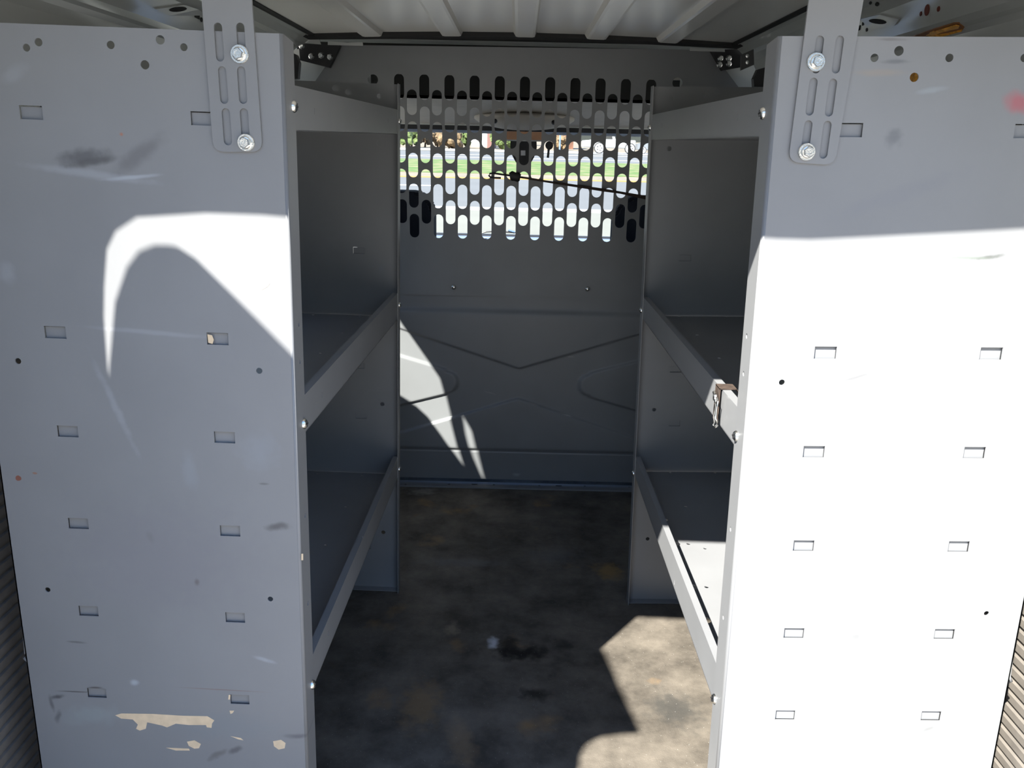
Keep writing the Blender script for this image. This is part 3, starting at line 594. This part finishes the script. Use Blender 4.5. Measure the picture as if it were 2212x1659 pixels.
def rail_patch(name, pix, side, mat, lift=.0036, th=.0012):
    pts = [rail_point(u, v, side) for u, v in pix]
    if any(p is None for p in pts): return None
    bm = bmesh.new(); nn = sum((p[1] for p in pts), Vector())/len(pts)
    prism(bm, [p[0]+nn*lift for p in pts], 0, -nn*th); return obj(name, bm, mat)
def epix(u, v, a, b_, ang=0, n=14): return [(u+a*math.cos(q)*math.cos(ang)-b_*math.sin(q)*math.sin(ang), v+a*math.cos(q)*math.sin(ang)+b_*math.sin(q)*math.cos(ang)) for q in [2*math.pi*k/n for k in range(n)]]
RAIL = {-1: bpy.data.objects['trim_4'], 1: bpy.data.objects['trim_5']}
def railfit(name, pix, side, mat, **k):
    o = rail_patch(name, pix, side, mat, **k)
    if o: o.parent = RAIL[side]
railfit('stiffener_plate', [(330, 16), (393, 7), (424, 17), (440, 30), (360, 30)], -1, M['body'], lift=.006, th=.005)
railfit('oval_hole', epix(378, 16.5, 19, 5, -.1), -1, M['bodydark'], lift=.0072)
railfit('square_hole', [(418, 25), (428, 29), (428, 41), (418, 36)], -1, M['bodydark'])
railfit('small_hole', epix(411.5, 22, 2, 4), -1, M['bodydark']); railfit('small_hole', epix(432.5, 41, 2, 5), -1, M['bodydark'])
railfit('oval_hole', epix(1903, 43, 19, 5, .12), 1, M['bodydark'], lift=.0072)
railfit('stiffener_plate', [(1864, 38), (1905, 28), (1948, 38), (1938, 52), (1880, 55)], 1, M['body'], lift=.006, th=.005)
railfit('square_hole', [(1853, 55), (1862, 53), (1860, 64), (1853, 66)], 1, M['bodydark'])
for (u, v, a, b_) in ((1867, 50, 1.6, 4), (1875, 63, 1.6, 4), (1882, 3, 3, 3), (1897, 6, 4.5, 4)): railfit('small_hole', epix(u, v, a, b_), 1, M['bodydark'])
for (u, v, a, b_) in ((2006, 20, 5, 12.5), (2031, 17.5, 3, 6), (1992.5, 28, 2, 5)): railfit('rust_red_hole', epix(u, v, a, b_, .12), 1, plain('red_brown_hole', (.16, .03, .015), .6, var=0))
o = rail_patch('amber_glints', [(1962, 80), (1990, 69), (2020, 59), (2062, 46), (2074, 45), (2086, 56), (2082, 62), (2050, 71), (2022, 79), (2000, 80)], 1, plain('glint_surround', (.30, .12, .04), .2, var=.2), lift=.0042, th=.002)  # orange glints on the body side painted as raised amber shapes
tag(o, 'painted amber lamp lens on the right body side above the end panel', 'glint')
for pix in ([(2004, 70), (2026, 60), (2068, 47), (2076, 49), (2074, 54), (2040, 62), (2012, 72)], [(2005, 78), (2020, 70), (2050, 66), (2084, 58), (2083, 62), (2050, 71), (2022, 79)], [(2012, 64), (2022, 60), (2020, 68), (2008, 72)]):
    q = rail_patch('glint_streak', pix, 1, M['amber'], lift=.006, th=.0014); q.parent = o
c_ = atX(1975, 167, .726); bm = bmesh.new(); lathe(bm, [(0, 0), (.012, 0), (.016, .004), (.016, .008)], Matrix.Translation((.722, c_.y, c_.z)) @ Matrix.Rotation(math.radians(90), 4, 'Y'), 16); o = obj('glow', bm, M['amber']); tag(o, 'painted amber reflector seen through the single hole in the right panel', 'glow')  # amber disc added for the orange glow behind the panel hole
# side walls; the left one has an unseen side window and slit, both shaped to cast the sun patches
def yz(pts, s): return [(p[0], p[1]) for p in pts]
win = [(2.122, .09), (2.031, .108), (1.945, .124), (1.924, .094), (1.887, .025), (1.842, -.050), (1.891, -.061), (1.952, -.072), (2.016, -.089), (2.069, -.119), (2.127, -.165), (2.30, -.30), (2.44, -.30), (2.46, -.25), (2.46, .05), (2.43, .09)]
slit = [(1.844, .135), (1.805, .144), (1.794, .126), (1.778, .097), (1.748, .024), (1.763, .016), (1.799, .037), (1.826, .077)]
bm = bmesh.new(); sheet(bm, [(.86, -.10), (2.62, -.10), (2.62, H+.21), (.86, H+.21)], [[(a, b_+H) for a, b_ in win], [(a, b_+H) for a, b_ in slit]], .003, lambda a, b_, h: Vector((-.735-h, a, b_)))
wl = obj('wall_left', bm, M['body'], kind='structure')
bm = bmesh.new(); box(bm, -.742, -.740, 1.74, 2.50, H-.32, H+.16); obj('window_1', bm, M['glass'], kind='structure')
bm = bmesh.new(); sheet(bm, [(.86, -.10), (2.62, -.10), (2.62, H+.21), (.86, H+.21)], [], .003, lambda a, b_, h: Vector((.735+h, a, b_))); obj('wall_right', bm, M['body'], kind='structure')
# ribbed wheelhouse liners
for s in (-1, 1):
    bm = bmesh.new(); pr = []; z = 0.0
    while z < .78:
        pr += [(s*.728, z), (s*.728, z+.0025), (s*.7245, z+.0045), (s*.7245, z+.0155), (s*.728, z+.0175)]; z += .0195
    ribbon(bm, pr, .87, 1.70, .004*(1 if s < 0 else -1), 1)
    o = obj('trim_8' if s < 0 else 'trim_9', bm, M['liner'], kind='structure')
# black rubber stops behind the flanges near the roof
for s, pix in ((-1, ((627, 112), (640, 118), (646, 135), (643, 170), (628, 172))), (1, ((1655, 145), (1637, 150), (1628, 170), (1629, 187), (1655, 188)))):
    y_ = 1.99; q = [atY(u, v, y_) for u, v in pix]; bm = bmesh.new(); prism(bm, [Vector((p.x, y_, p.z)) for p in q], 0, (0, .02, 0)); rt, iv = UN[s][0], UN[s][1]; bmesh.ops.transform(bm, matrix=iv, verts=bm.verts); o = obj('rubber_flap', bm, M['black'], rt); o['label'] = 'black rubber flap'
# small roof loop brackets at the rear roof corners (seen near the partition)
# rear door frame: header and pillars with rounded opening
def fr(u, v, y=1.0):
    p = atY(u, v, y); t_ = (y-.75)/.81; return (p.x-.575*t_, p.z+t_)
openL = [(-.706, H-.06), (-.706, H+.0), (-.707, H+.061), (-.704, H+.136), (-.699, H+.175), (-.691, H+.219), (-.678, H+.241), (-.651, H+.258)]
topc = [fr(u, v) for u, v in ((400, 390), (520, 394), (627, 403))]+[fr(u, v, .985) for u, v in ((1645, 445), (1720, 447), (1900, 438), (2060, 430), (2212, 421))]
opening = [(-.706, .0)]+openL+topc+[(.62, H+.235), (.70, H+.17), (.72, H+.05), (.72, 0)]
bm = bmesh.new(); outer = [(-.82, -.25), (-.82, H+.2), (-.70, H+.34), (0, H+.372), (.70, H+.34), (.82, H+.2), (.82, -.25), (.72, -.25), (.72, 0)]
loop = outer+list(reversed(opening[:-1]))+[(-.706, -.25)]
sheet(bm, loop, [], .03, lambda a, b_, h: Vector((a, .75+h-.03, b_))); obj('trim_10', bm, M['body'], kind='structure')
# connect frame to side walls
for s in (-1, 1):
    bm = bmesh.new(); box(bm, min(s*.735, s*.81), max(s*.735, s*.81), .75, .90, -.10, H+.20); obj('trim_11' if s < 0 else 'trim_12', bm, M['body'], kind='structure')
# ------------------------------------------------------------------ rear doors, both swung open
hx, hy = -.72, .70; ed = Vector((.18, -.44)).normalized()
dpts = [(-.018, -1.25), (-.018, -.023), (.0015, .095), (.018, .202), (.036, .265), (.051, .301), (.068, .3275), (.084, .346), (.094, .356), (.115, .366), (.155, .369), (.226, .372), (.30, .350), (.352, .331), (.42, .312), (.471, .297), (.437, .252), (.4035, .204), (.392, .175), (.387, .151), (.395, .128), (.4136, .108), (.418, .0), (.418, -1.25)]  # unseen door outline, shaped to cast the shadow edges
bm = bmesh.new()
sheet(bm, dpts, [], .004, lambda a, b_, h: Vector((hx+ed.x*a+ed.y*(h-.002), hy+ed.y*a-ed.x*(h-.002), H+b_)))
d1 = obj('door_1', bm, M['body'], kind='structure')
bm = bmesh.new(); sheet(bm, rrect(.07, .36, -.95, .22, .05), [], .025, lambda a, b_, h: Vector((hx+ed.x*a+ed.y*(h+.003), hy+ed.y*a-ed.x*(h+.003), H+b_))); obj('door_panel', bm, M['body'], d1)
bm = bmesh.new(); c_ = Vector((hx, hy))+ed*.33; box(bm, c_.x-.02, c_.x+.01, c_.y-.05, c_.y+.05, H-.55, H-.52, bev=.005); obj('door_handle', bm, M['black'], d1)
bm = bmesh.new(); sheet(bm, rrect(0, .62, -1.25, .30, .06), [], .03, lambda a, b_, h: Vector((.83+a*.98, .74+a*.12+h, H+b_))); d2 = obj('door_2', bm, M['body'], kind='structure')
bm = bmesh.new(); box(bm, 1.30, 1.34, .765, .795, H-.55, H-.50, bev=.005); obj('door_handle', bm, M['black'], d2)

# ------------------------------------------------------------------ cab beyond the partition
bm = bmesh.new()
ribbon(bm, [(-.78, H+.335), (.78, H+.335)], 2.60, 2.93, .004, 1)
obj('trim_13', bm, M['shelfdark'], kind='structure')
def xslab(name, prof, mat, x0=-.74, x1=.74, t=.01, kind='structure', parent=None):
    """profile in (y, z-H) swept across the cab"""
    bm = bmesh.new(); n = len(prof)
    a = [bm.verts.new((x0, y, H+z)) for y, z in prof]; b_ = [bm.verts.new((x1, y, H+z)) for y, z in prof]
    c = [bm.verts.new((x0, y, H+z+t)) for y, z in prof]; d = [bm.verts.new((x1, y, H+z+t)) for y, z in prof]
    for i in range(n-1):
        bm.faces.new((a[i], b_[i], b_[i+1], a[i+1])); bm.faces.new((c[i], d[i], d[i+1], c[i+1])); bm.faces.new((a[i], a[i+1], c[i+1], c[i])); bm.faces.new((b_[i], b_[i+1], d[i+1], d[i]))
    bm.faces.new((a[0], b_[0], d[0], c[0])); bm.faces.new((a[-1], b_[-1], d[-1], c[-1]))
    return obj(name, bm, mat, parent, kind=kind, smooth=False)
xslab('trim_14', [(2.92, .155), (3.05, .140), (3.2, .118), (3.34, .094), (3.39, .086)], M['beige'])          # headliner
bm = bmesh.new(); box(bm, -.74, .74, 2.92, 2.93, H+.155, H+.36); obj('trim_15', bm, M['shelfdark'], kind='structure')   # flat dark face, overhead recess shade in its colour
bm = bmesh.new(); box(bm, -.74, .74, 2.895, 2.918, H+.229, H+.247); obj('trim_16', bm, M['beige'], kind='structure')
xslab('trim_17', [(3.385, .066), (3.42, .058), (3.45, .056)], M['black'], t=.03)                              # windscreen header
bm = bmesh.new(); box(bm, -.74, .74, 3.376, 3.383, H+.083, H+.088); obj('trim_18', bm, M['body'], kind='structure')
xslab('trim_19', [(2.9, .33), (3.3, .20), (3.46, .10)], M['body'], t=.006)                                        # cab roof
# overhead console
bm = bmesh.new(); bmesh.ops.create_uvsphere(bm, u_segments=28, v_segments=14, radius=1)
for v in bm.verts: v.co = Vector((v.co.x*.19, v.co.y*.16, v.co.z*.048 if v.co.z < 0 else v.co.z*.02)); v.co += Vector((.012, 3.26, H+.115))
o = obj('overhead_console', bm, M['beige'], smooth=True); tag(o, 'pale overhead console bulging down above the windscreen mirror', 'console')
for s in (-1, 1):
    bm = bmesh.new(); lathe(bm, [(.009, 0), (.006, .004), (0, .002)], Matrix.Translation((.012+s*.105, 3.12, H+.094)) @ Matrix.Rotation(math.radians(110), 4, 'X'), 12); obj('console_lamp', bm, M['black'], o)
root = empty('rear_view_mirror', (.02, 3.30, H+.02), 'rear view mirror with brown reflection painted on its face below the console', 'mirror')
bm = bmesh.new(); pm_ = rrect(-.078, .078, -.003, .032, .008); prism(bm, [Vector((x, 0, z+.012)) for x, z in pm_], 0, (0, .012, 0)); obj('mirror_housing', bm, M['whitewall'], root)
bm = bmesh.new(); pm_ = rrect(-.074, .074, .001, .031, .006); prism(bm, [Vector((x, -.001, z+.013)) for x, z in pm_], 0, (0, .002, 0)); obj('mirror_glass', bm, M['mirror'], root)
bm = bmesh.new(); tube(bm, [(0, .02, .03), (0, .07, .05)], .008, 8); obj('mirror_arm', bm, M['black'], root)
root = empty('windscreen_sensor', (0, 3.36, H), 'black rounded sensor housing with pale sticker hanging under the mirror', 'sensor')
S_ = lambda u, v, dy=0: Vector((atY(u, v, 3.34).x, dy, atY(u, v, 3.34).z-H))
bm = bmesh.new(); pix = [(1103, 298), (1159, 298), (1160, 320), (1155, 338), (1147, 352), (1138, 360), (1124, 360), (1115, 352), (1107, 338), (1102, 320)]; prism(bm, [S_(u, v) for u, v in pix], 0, (0, .03, 0)); bmesh.ops.bevel(bm, geom=[e for e in bm.edges], offset=.003, segments=2, affect='EDGES'); obj('housing', bm, M['black'], root)
bm = bmesh.new(); prism(bm, [S_(u, v, -.001) for u, v in ((1125, 325), (1135, 325), (1135, 336), (1125, 336))], 0, (0, .001, 0)); o = obj('sticker', bm, M['label'], root); o['label'] = 'pale grey sticker'
root = empty('toll_tag', (0, 3.36, H), 'small black tag with thin stem on the windscreen right of the mirror', 'tag')
bm = bmesh.new(); pix = epix(1187, 314, 8.5, 9.5)+[]; prism(bm, [S_(u, v) for u, v in pix], 0, (0, .02, 0)); obj('tag_body', bm, M['black'], root)
bm = bmesh.new(); tube(bm, [S_(1186, 320, .01), S_(1185, 332, .01), S_(1184, 341, .01)], .0048, 8); obj('stem', bm, M['black'], root)
# seats
def seat(x0, x1, lab):
    root = empty('cab_seat', ((x0+x1)/2, 2.80, .25), lab, 'seat', 'cab seats behind the partition')
    w_ = (x1-x0)/2
    bm = bmesh.new(); prism(bm, [Vector((x, .0, z)) for x, z in rrect(-w_, w_, .20, H-.142-.25, .07, 8)], 0, (0, .12, 0)); bmesh.ops.bevel(bm, geom=list(bm.edges), offset=.012, segments=2, affect='EDGES'); obj('backrest', bm, M['seat'], root)
    bm = bmesh.new(); box(bm, -w_, w_, .05, .44, .08, .22, bev=.03); obj('cushion', bm, M['seat'], root)
    bm = bmesh.new(); box(bm, -w_*.8, w_*.8, .06, .45, -.25, .08); obj('seat_base', bm, M['black'], root)
    return root
s1 = seat(-.70, -.284, 'dark blue fabric cab seat behind the left end of the slotted window')
s2 = seat(.318, .70, 'dark blue fabric cab seat behind the right end of the slotted window')
for s_ in (s1, s2):
    if 'group' in s_: del s_['group']
# dashboard, cowl, windscreen, doors, bonnet
root = empty('dashboard', (0, 3.55, .3), 'black dashboard below the windscreen', 'dashboard')
bm = bmesh.new(); pr = [(3.38, -.60), (3.36, -.47), (3.44, -.425), (3.80, -.42), (3.85, -.60)]; prism(bm, [Vector((-.72, y-3.55, H+z-.3)) for y, z in pr], 0, (1.44, 0, 0)); obj('dash_top', bm, M['black'], root)
bm = bmesh.new(); tube(bm, [(-.40+.17*math.cos(a), 3.335-3.55+.04*math.sin(a), H-.56-.3+.15*math.sin(a)) for a in [2*math.pi*k/24 for k in range(25)]], .013, 8, cap=False); obj('steering_wheel', bm, M['black'], root, smooth=True)
bm = bmesh.new(); box(bm, -.74, .74, 3.865, 3.90, -.1, H-.46); obj('wall_front', bm, M['black'], kind='structure')
bm = bmesh.new(); prism(bm, [Vector((-.74, 3.45, H+.07)), Vector((-.74, 3.46, H+.07)), Vector((-.74, 3.90, H-.43)), Vector((-.74, 3.89, H-.43))], 0, (1.48, 0, 0)); obj('window_2', bm, M['glass'], kind='structure')
root = empty('bonnet', (0, 4.2, H-.5), 'white bonnet edge with painted blue sky tint seen through the lowest slots', 'bonnet')
bm = bmesh.new(); pr = [(3.93, -.405), (4.15, -.420), (4.35, -.436), (4.5, -.52), (4.55, -.9), (3.93, -.9)]
prism(bm, [Vector((-.7, y-4.2, z+.5)) for y, z in pr], 0, (1.4, 0, 0)); obj('bonnet_skin', bm, M['bluewhite'], root)
bm = bmesh.new(); box(bm, -.7, .7, 4.345-4.2, 4.375-4.2, .050, .0735); obj('cowl_strip', bm, M['black'], root)
# wiper
root = empty('wiper', (0, 3.93, H-.43), 'thin windscreen wiper lying at the foot of the windscreen', 'wiper')
W_ = lambda u, v: Vector((atY(u, v, 3.91).x, -.02, atY(u, v, 3.91).z-(H-.43)))
bm = bmesh.new(); tube(bm, [W_(1034, 507), W_(1050, 500.5), W_(1070, 499), W_(1100, 501.5), W_(1120, 503)], [.002, .004, .005, .004, .002], 6); obj('wiper_arm', bm, M['black'], root)
bm = bmesh.new(); tube(bm, [W_(1098, 498), W_(1112, 502)], .006, 6); obj('wiper_joint', bm, M['zinc'], root)
for s in (-1, 1):
    bm = bmesh.new(); sheet(bm, [(2.62, -.35), (3.9, -.35), (3.9, H-.45), (3.42, H+.12), (3.1, H+.26), (2.62, H+.30)], [[(2.75, H-.40), (3.80, H-.40), (3.38, H+.08), (3.05, H+.18), (2.75, H+.19)]], .03, lambda a, b_, h: Vector((s*(.74+h), a, b_)))
    d_ = obj('door_3' if s < 0 else 'door_4', bm, M['body'], kind='structure')
    bm = bmesh.new(); box(bm, min(s*.752, s*.755), max(s*.752, s*.755), 2.72, 3.86, H-.44, H+.20)
    obj('window_3' if s < 0 else 'window_4', bm, M['glass'], kind='structure')

# ------------------------------------------------------------------ outside
GZ = -.555; SL = .0171
def gz(y): return GZ+SL*y
bm = bmesh.new()
vs4 = [bm.verts.new((x, y, gz(y))) for x, y in ((-120, -80), (120, -80), (120, 2.0), (-120, 2.0))]; bm.faces.new(vs4)
o = obj('ground', bm, M['yard'], kind='structure')
def strip(name, y0, y1, mat, lift=0.0, x0=-120, x1=120, dy=0, kind='structure', lab=None, cat=None):
    bm = bmesh.new(); pts = [(x0, y0), (x1, y0+dy), (x1, y1+dy), (x0, y1)]
    lo = [bm.verts.new((x, y, gz(y)+lift)) for x, y in pts]; hi = [bm.verts.new((x, y, gz(y)+lift-.02)) for x, y in pts]
    bm.faces.new(lo); bm.faces.new(hi)
    for i in range(4): bm.faces.new((lo[i], lo[(i+1) % 4], hi[(i+1) % 4], hi[i]))
    o = obj(name, bm, mat)
    if kind: o['kind'] = kind
    if lab: tag(o, lab, cat)
    return o
strip('parking_apron', 2.0, 19.3, M['concrete'], 0, lab='pale concrete apron in front of the van bonnet', cat='pavement')
strip('near_road', 19.3, 33.0, M['asphalt'], 0, lab='near grey asphalt road seen through the slots', cat='road')
strip('white_road_line', 19.0, 19.75, M['white'], .01, kind=None, lab='thick white line along the near edge of the near road', cat='road line', dy=-.0, x0=-60, x1=60)
strip('white_road_line', 27.3, 27.65, M['white'], .012, kind=None, x0=-14, x1=-2.7, lab='short white lane line on the left of the near road', cat='road line')
strip('yellow_road_line', 32.4, 33.0, M['yellow'], .012, kind=None, x0=-60, x1=60, lab='yellow line along the far edge of the near road', cat='road line')
strip('dirt_shoulder', 33.0, 36.5, M['dirt'], .0, lab='strip of dry dirt between road and grass', cat='dirt')
strip('grass_verge', 36.5, 54, M['grass'], .02, kind='stuff', lab='green and straw grass median between the two roads', cat='grass')
strip('far_road', 54, 78, M['asphalt'], 0, lab='far grey asphalt road beyond the grass', cat='road')
strip('white_road_line', 60, 60.7, M['white'], .012, kind=None, x0=-60, x1=60, lab='thin white line across the far road nearest the grass', cat='road line')
bm = bmesh.new(); pts = [(-9.5, 57.5), (-9.5, 59.5), (-2, 70.5), (14, 74), (14, 72.6), (-2, 69)]; v = [bm.verts.new((x, y, gz(y)+.02)) for x, y in pts]; bm.faces.new(v); o = obj('white_road_line', bm, M['white']); tag(o, 'oblique white line crossing the far road on the left', 'road line')
strip('pavement', 78, 88, M['white'], .05, lab='pale kerb and pavement strip beyond the far road', cat='pavement')
strip('dry_lot', 88, 240, M['dirt'], .0, lab='dry ground in front of the buildings', cat='ground')
def far(u, y): return (u-1124)/1870*y
# bushes and trees
def bush(u, y, w_, h_, mat, lab, z0=0):
    y = y-8+((int(u)*7) % 5)*4.2 if False else y; x = far(u, y); root = empty('bush', (x, y, gz(y)), lab, 'bush', None)
    bm = bmesh.new(); rnd = random.Random(int(u))
    for i in range(26):
        c = Vector((rnd.uniform(-.5, .5)*w_, rnd.uniform(-.5, .5), z0+rnd.uniform(.15, .85)*h_)); r_ = rnd.uniform(.14, .28)*min(w_, h_)
        g = bmesh.ops.create_icosphere(bm, subdivisions=2, radius=r_, matrix=Matrix.Translation(c))
        for v in g['verts']: v.co += Vector((rnd.uniform(-1, 1), rnd.uniform(-1, 1), rnd.uniform(-1, 1)))*r_*.22
    obj('foliage', bm, mat, root)
    bm = bmesh.new(); tube(bm, [(0, 0, 0), (.1, 0, h_*.3), (0, .1, h_*.6)], [.12, .1, .05], 6); obj('stem', bm, M['olive'], root)
G_ = M['leaf']; O_ = M['olive']
for (u, y, w_, h_, m_, lab) in ((862, 89.2, 2.2, 2.8, G_, 'dark green bush at the far left beyond the roads'), (889, 92, 2.0, 3.2, G_, 'bright green bush second from the left beyond the roads'), (918, 94.8, 1.8, 3.2, O_, 'tan leafless bush left of the pale trunk clump'), (945, 98, 1.9, 3.2, O_, 'brown reddish bush in the middle of the left hedge line'),
        (970, 90, 1.9, 2.2, O_, 'low orange brown bush in front of pale cars'), (998, 94, 1.9, 3.0, G_, 'olive green bush left of the white building'), (1082, 92, 2.2, 2.0, G_, 'yellow green bush right of the pink wall'), (1212, 95, 1.5, 1.5, O_, 'low brown bush at the foot of the brick building')):
    bush(u, y, w_, h_, m_, lab)
def building(name, u0, u1, y, h_, mat, lab, win=0):
    x0, x1 = far(u0, y), far(u1, y); root = empty(name, ((x0+x1)/2, y, gz(y)), lab, 'building'); w_ = (x1-x0)/2
    bm = bmesh.new(); box(bm, -w_, w_, 0, 6, 0, h_); obj('walls', bm, mat, root)
    bm = bmesh.new(); box(bm, -w_-.2, w_+.2, -.2, 6.2, h_, h_+.3); obj('roof', bm, M['whitewall'], root)
    for i in range(win):
        bm = bmesh.new(); xx = -w_+(i+.5)*2*w_/win; box(bm, xx-.35*w_/win, xx+.35*w_/win, -.03, .02, .8, min(h_-.5, 2.2)); obj('window', bm, M['shelfdark'], root)
building('white_building', 1018, 1052, 105, 6, M['whitewall'], 'white building left of the pink wall', 1)
building('pink_building', 1052, 1068, 96, 6, M['pink'], 'dull pink wall block left of the mirror', 0)
building('white_building', 1068, 1120, 125, 6, M['whitewall'], 'long white building behind the green bush', 3)
building('brick_building', 1203, 1238, 104, 3.2, M['brick'], 'brown brick building right of the mirror', 2)
building('white_building', 925, 1018, 140, 3.4, M['whitewall'], 'low pale building behind the left bushes', 4)
# blue pole
bm = bmesh.new(); y_ = 90; tube(bm, [(far(1209, y_), y_, gz(y_)), (far(1209, y_), y_, gz(y_)+4)], .09, 8); o = obj('pole', bm, plain('pale_blue_pole', (0.133, 0.213, 0.372), .5, var=0)); tag(o, 'pale blue upright pole in front of the brick building', 'pole')
# vehicles
def vehicle(name, u0, u1, y, body, roofz, lab, cat, wheels, wr, paint):
    x0, x1 = far(u0, y), far(u1, y); root = empty(name, ((x0+x1)/2, y, gz(y)+.05), lab, cat); w_ = (x1-x0)/2
    bm = bmesh.new(); prism(bm, [Vector((a*w_, 0, z)) for a, z in body], 0, (0, 1.8, 0)); bmesh.ops.bevel(bm, geom=list(bm.edges), offset=.05, segments=2, affect='EDGES'); obj('body', bm, paint, root)
    for a in wheels:
        bm = bmesh.new(); m_ = Matrix.Translation((a*w_, .05, wr)) @ Matrix.Rotation(math.radians(90), 4, 'X')
        lathe(bm, [(wr*.62, .06), (wr, .06), (wr, -.12), (0, -.12)], m_, 24); wo = obj('wheel', bm, M['tyre'], root)
        bm = bmesh.new(); lathe(bm, [(0, .05), (wr*.15, .08), (wr*.2, .03), (wr*.55, .05), (wr*.8, .075), (wr*.82, .06)], m_, 24); obj('wheel_rim', bm, M['whitewall'], wo)
        for k in range(5):
            bm = bmesh.new(); a_ = 2*math.pi*k/5; lathe(bm, [(0, .075), (wr*.1, .07)], m_ @ Matrix.Translation((wr*.42*math.cos(a_), wr*.42*math.sin(a_), 0)), 8); obj('rim_hole', bm, M['black'], wo)
    bm = bmesh.new(); prism(bm, [Vector((a*w_, -.01, z)) for a, z in roofz], 0, (0, .02, 0)); obj('side_window', bm, M['shelfdark'], root)
    return root
truckpaint = plain('truck_white', (0.333, 0.346, 0.346), .3, var=0)
vehicle('pickup_truck', 1258, 1372, 80, [(-1, .55), (-1, 1.15), (-.55, 1.25), (-.4, 1.95), (.15, 1.95), (.22, 1.25), (1, 1.25), (1, .5)], [(-.42, 1.3), (-.33, 1.8), (.08, 1.8), (.12, 1.3)], 'white pickup truck with big pale wheel parked beyond the far road', 'truck', (-.36, .80), .50, truckpaint)
vehicle('car', 1376, 1440, 84, [(-1, .35), (-1, .9), (-.6, 1.0), (-.3, 1.45), (.5, 1.45), (.8, .9), (1, .8), (1, .35)], [(-.5, 1.0), (-.27, 1.38), (.4, 1.38), (.6, 1.0)], 'grey car at the far right beyond the roads', 'car', (-.6, .6), .33, plain('grey_car_paint', (0.160, 0.173, 0.186), .3, var=0))
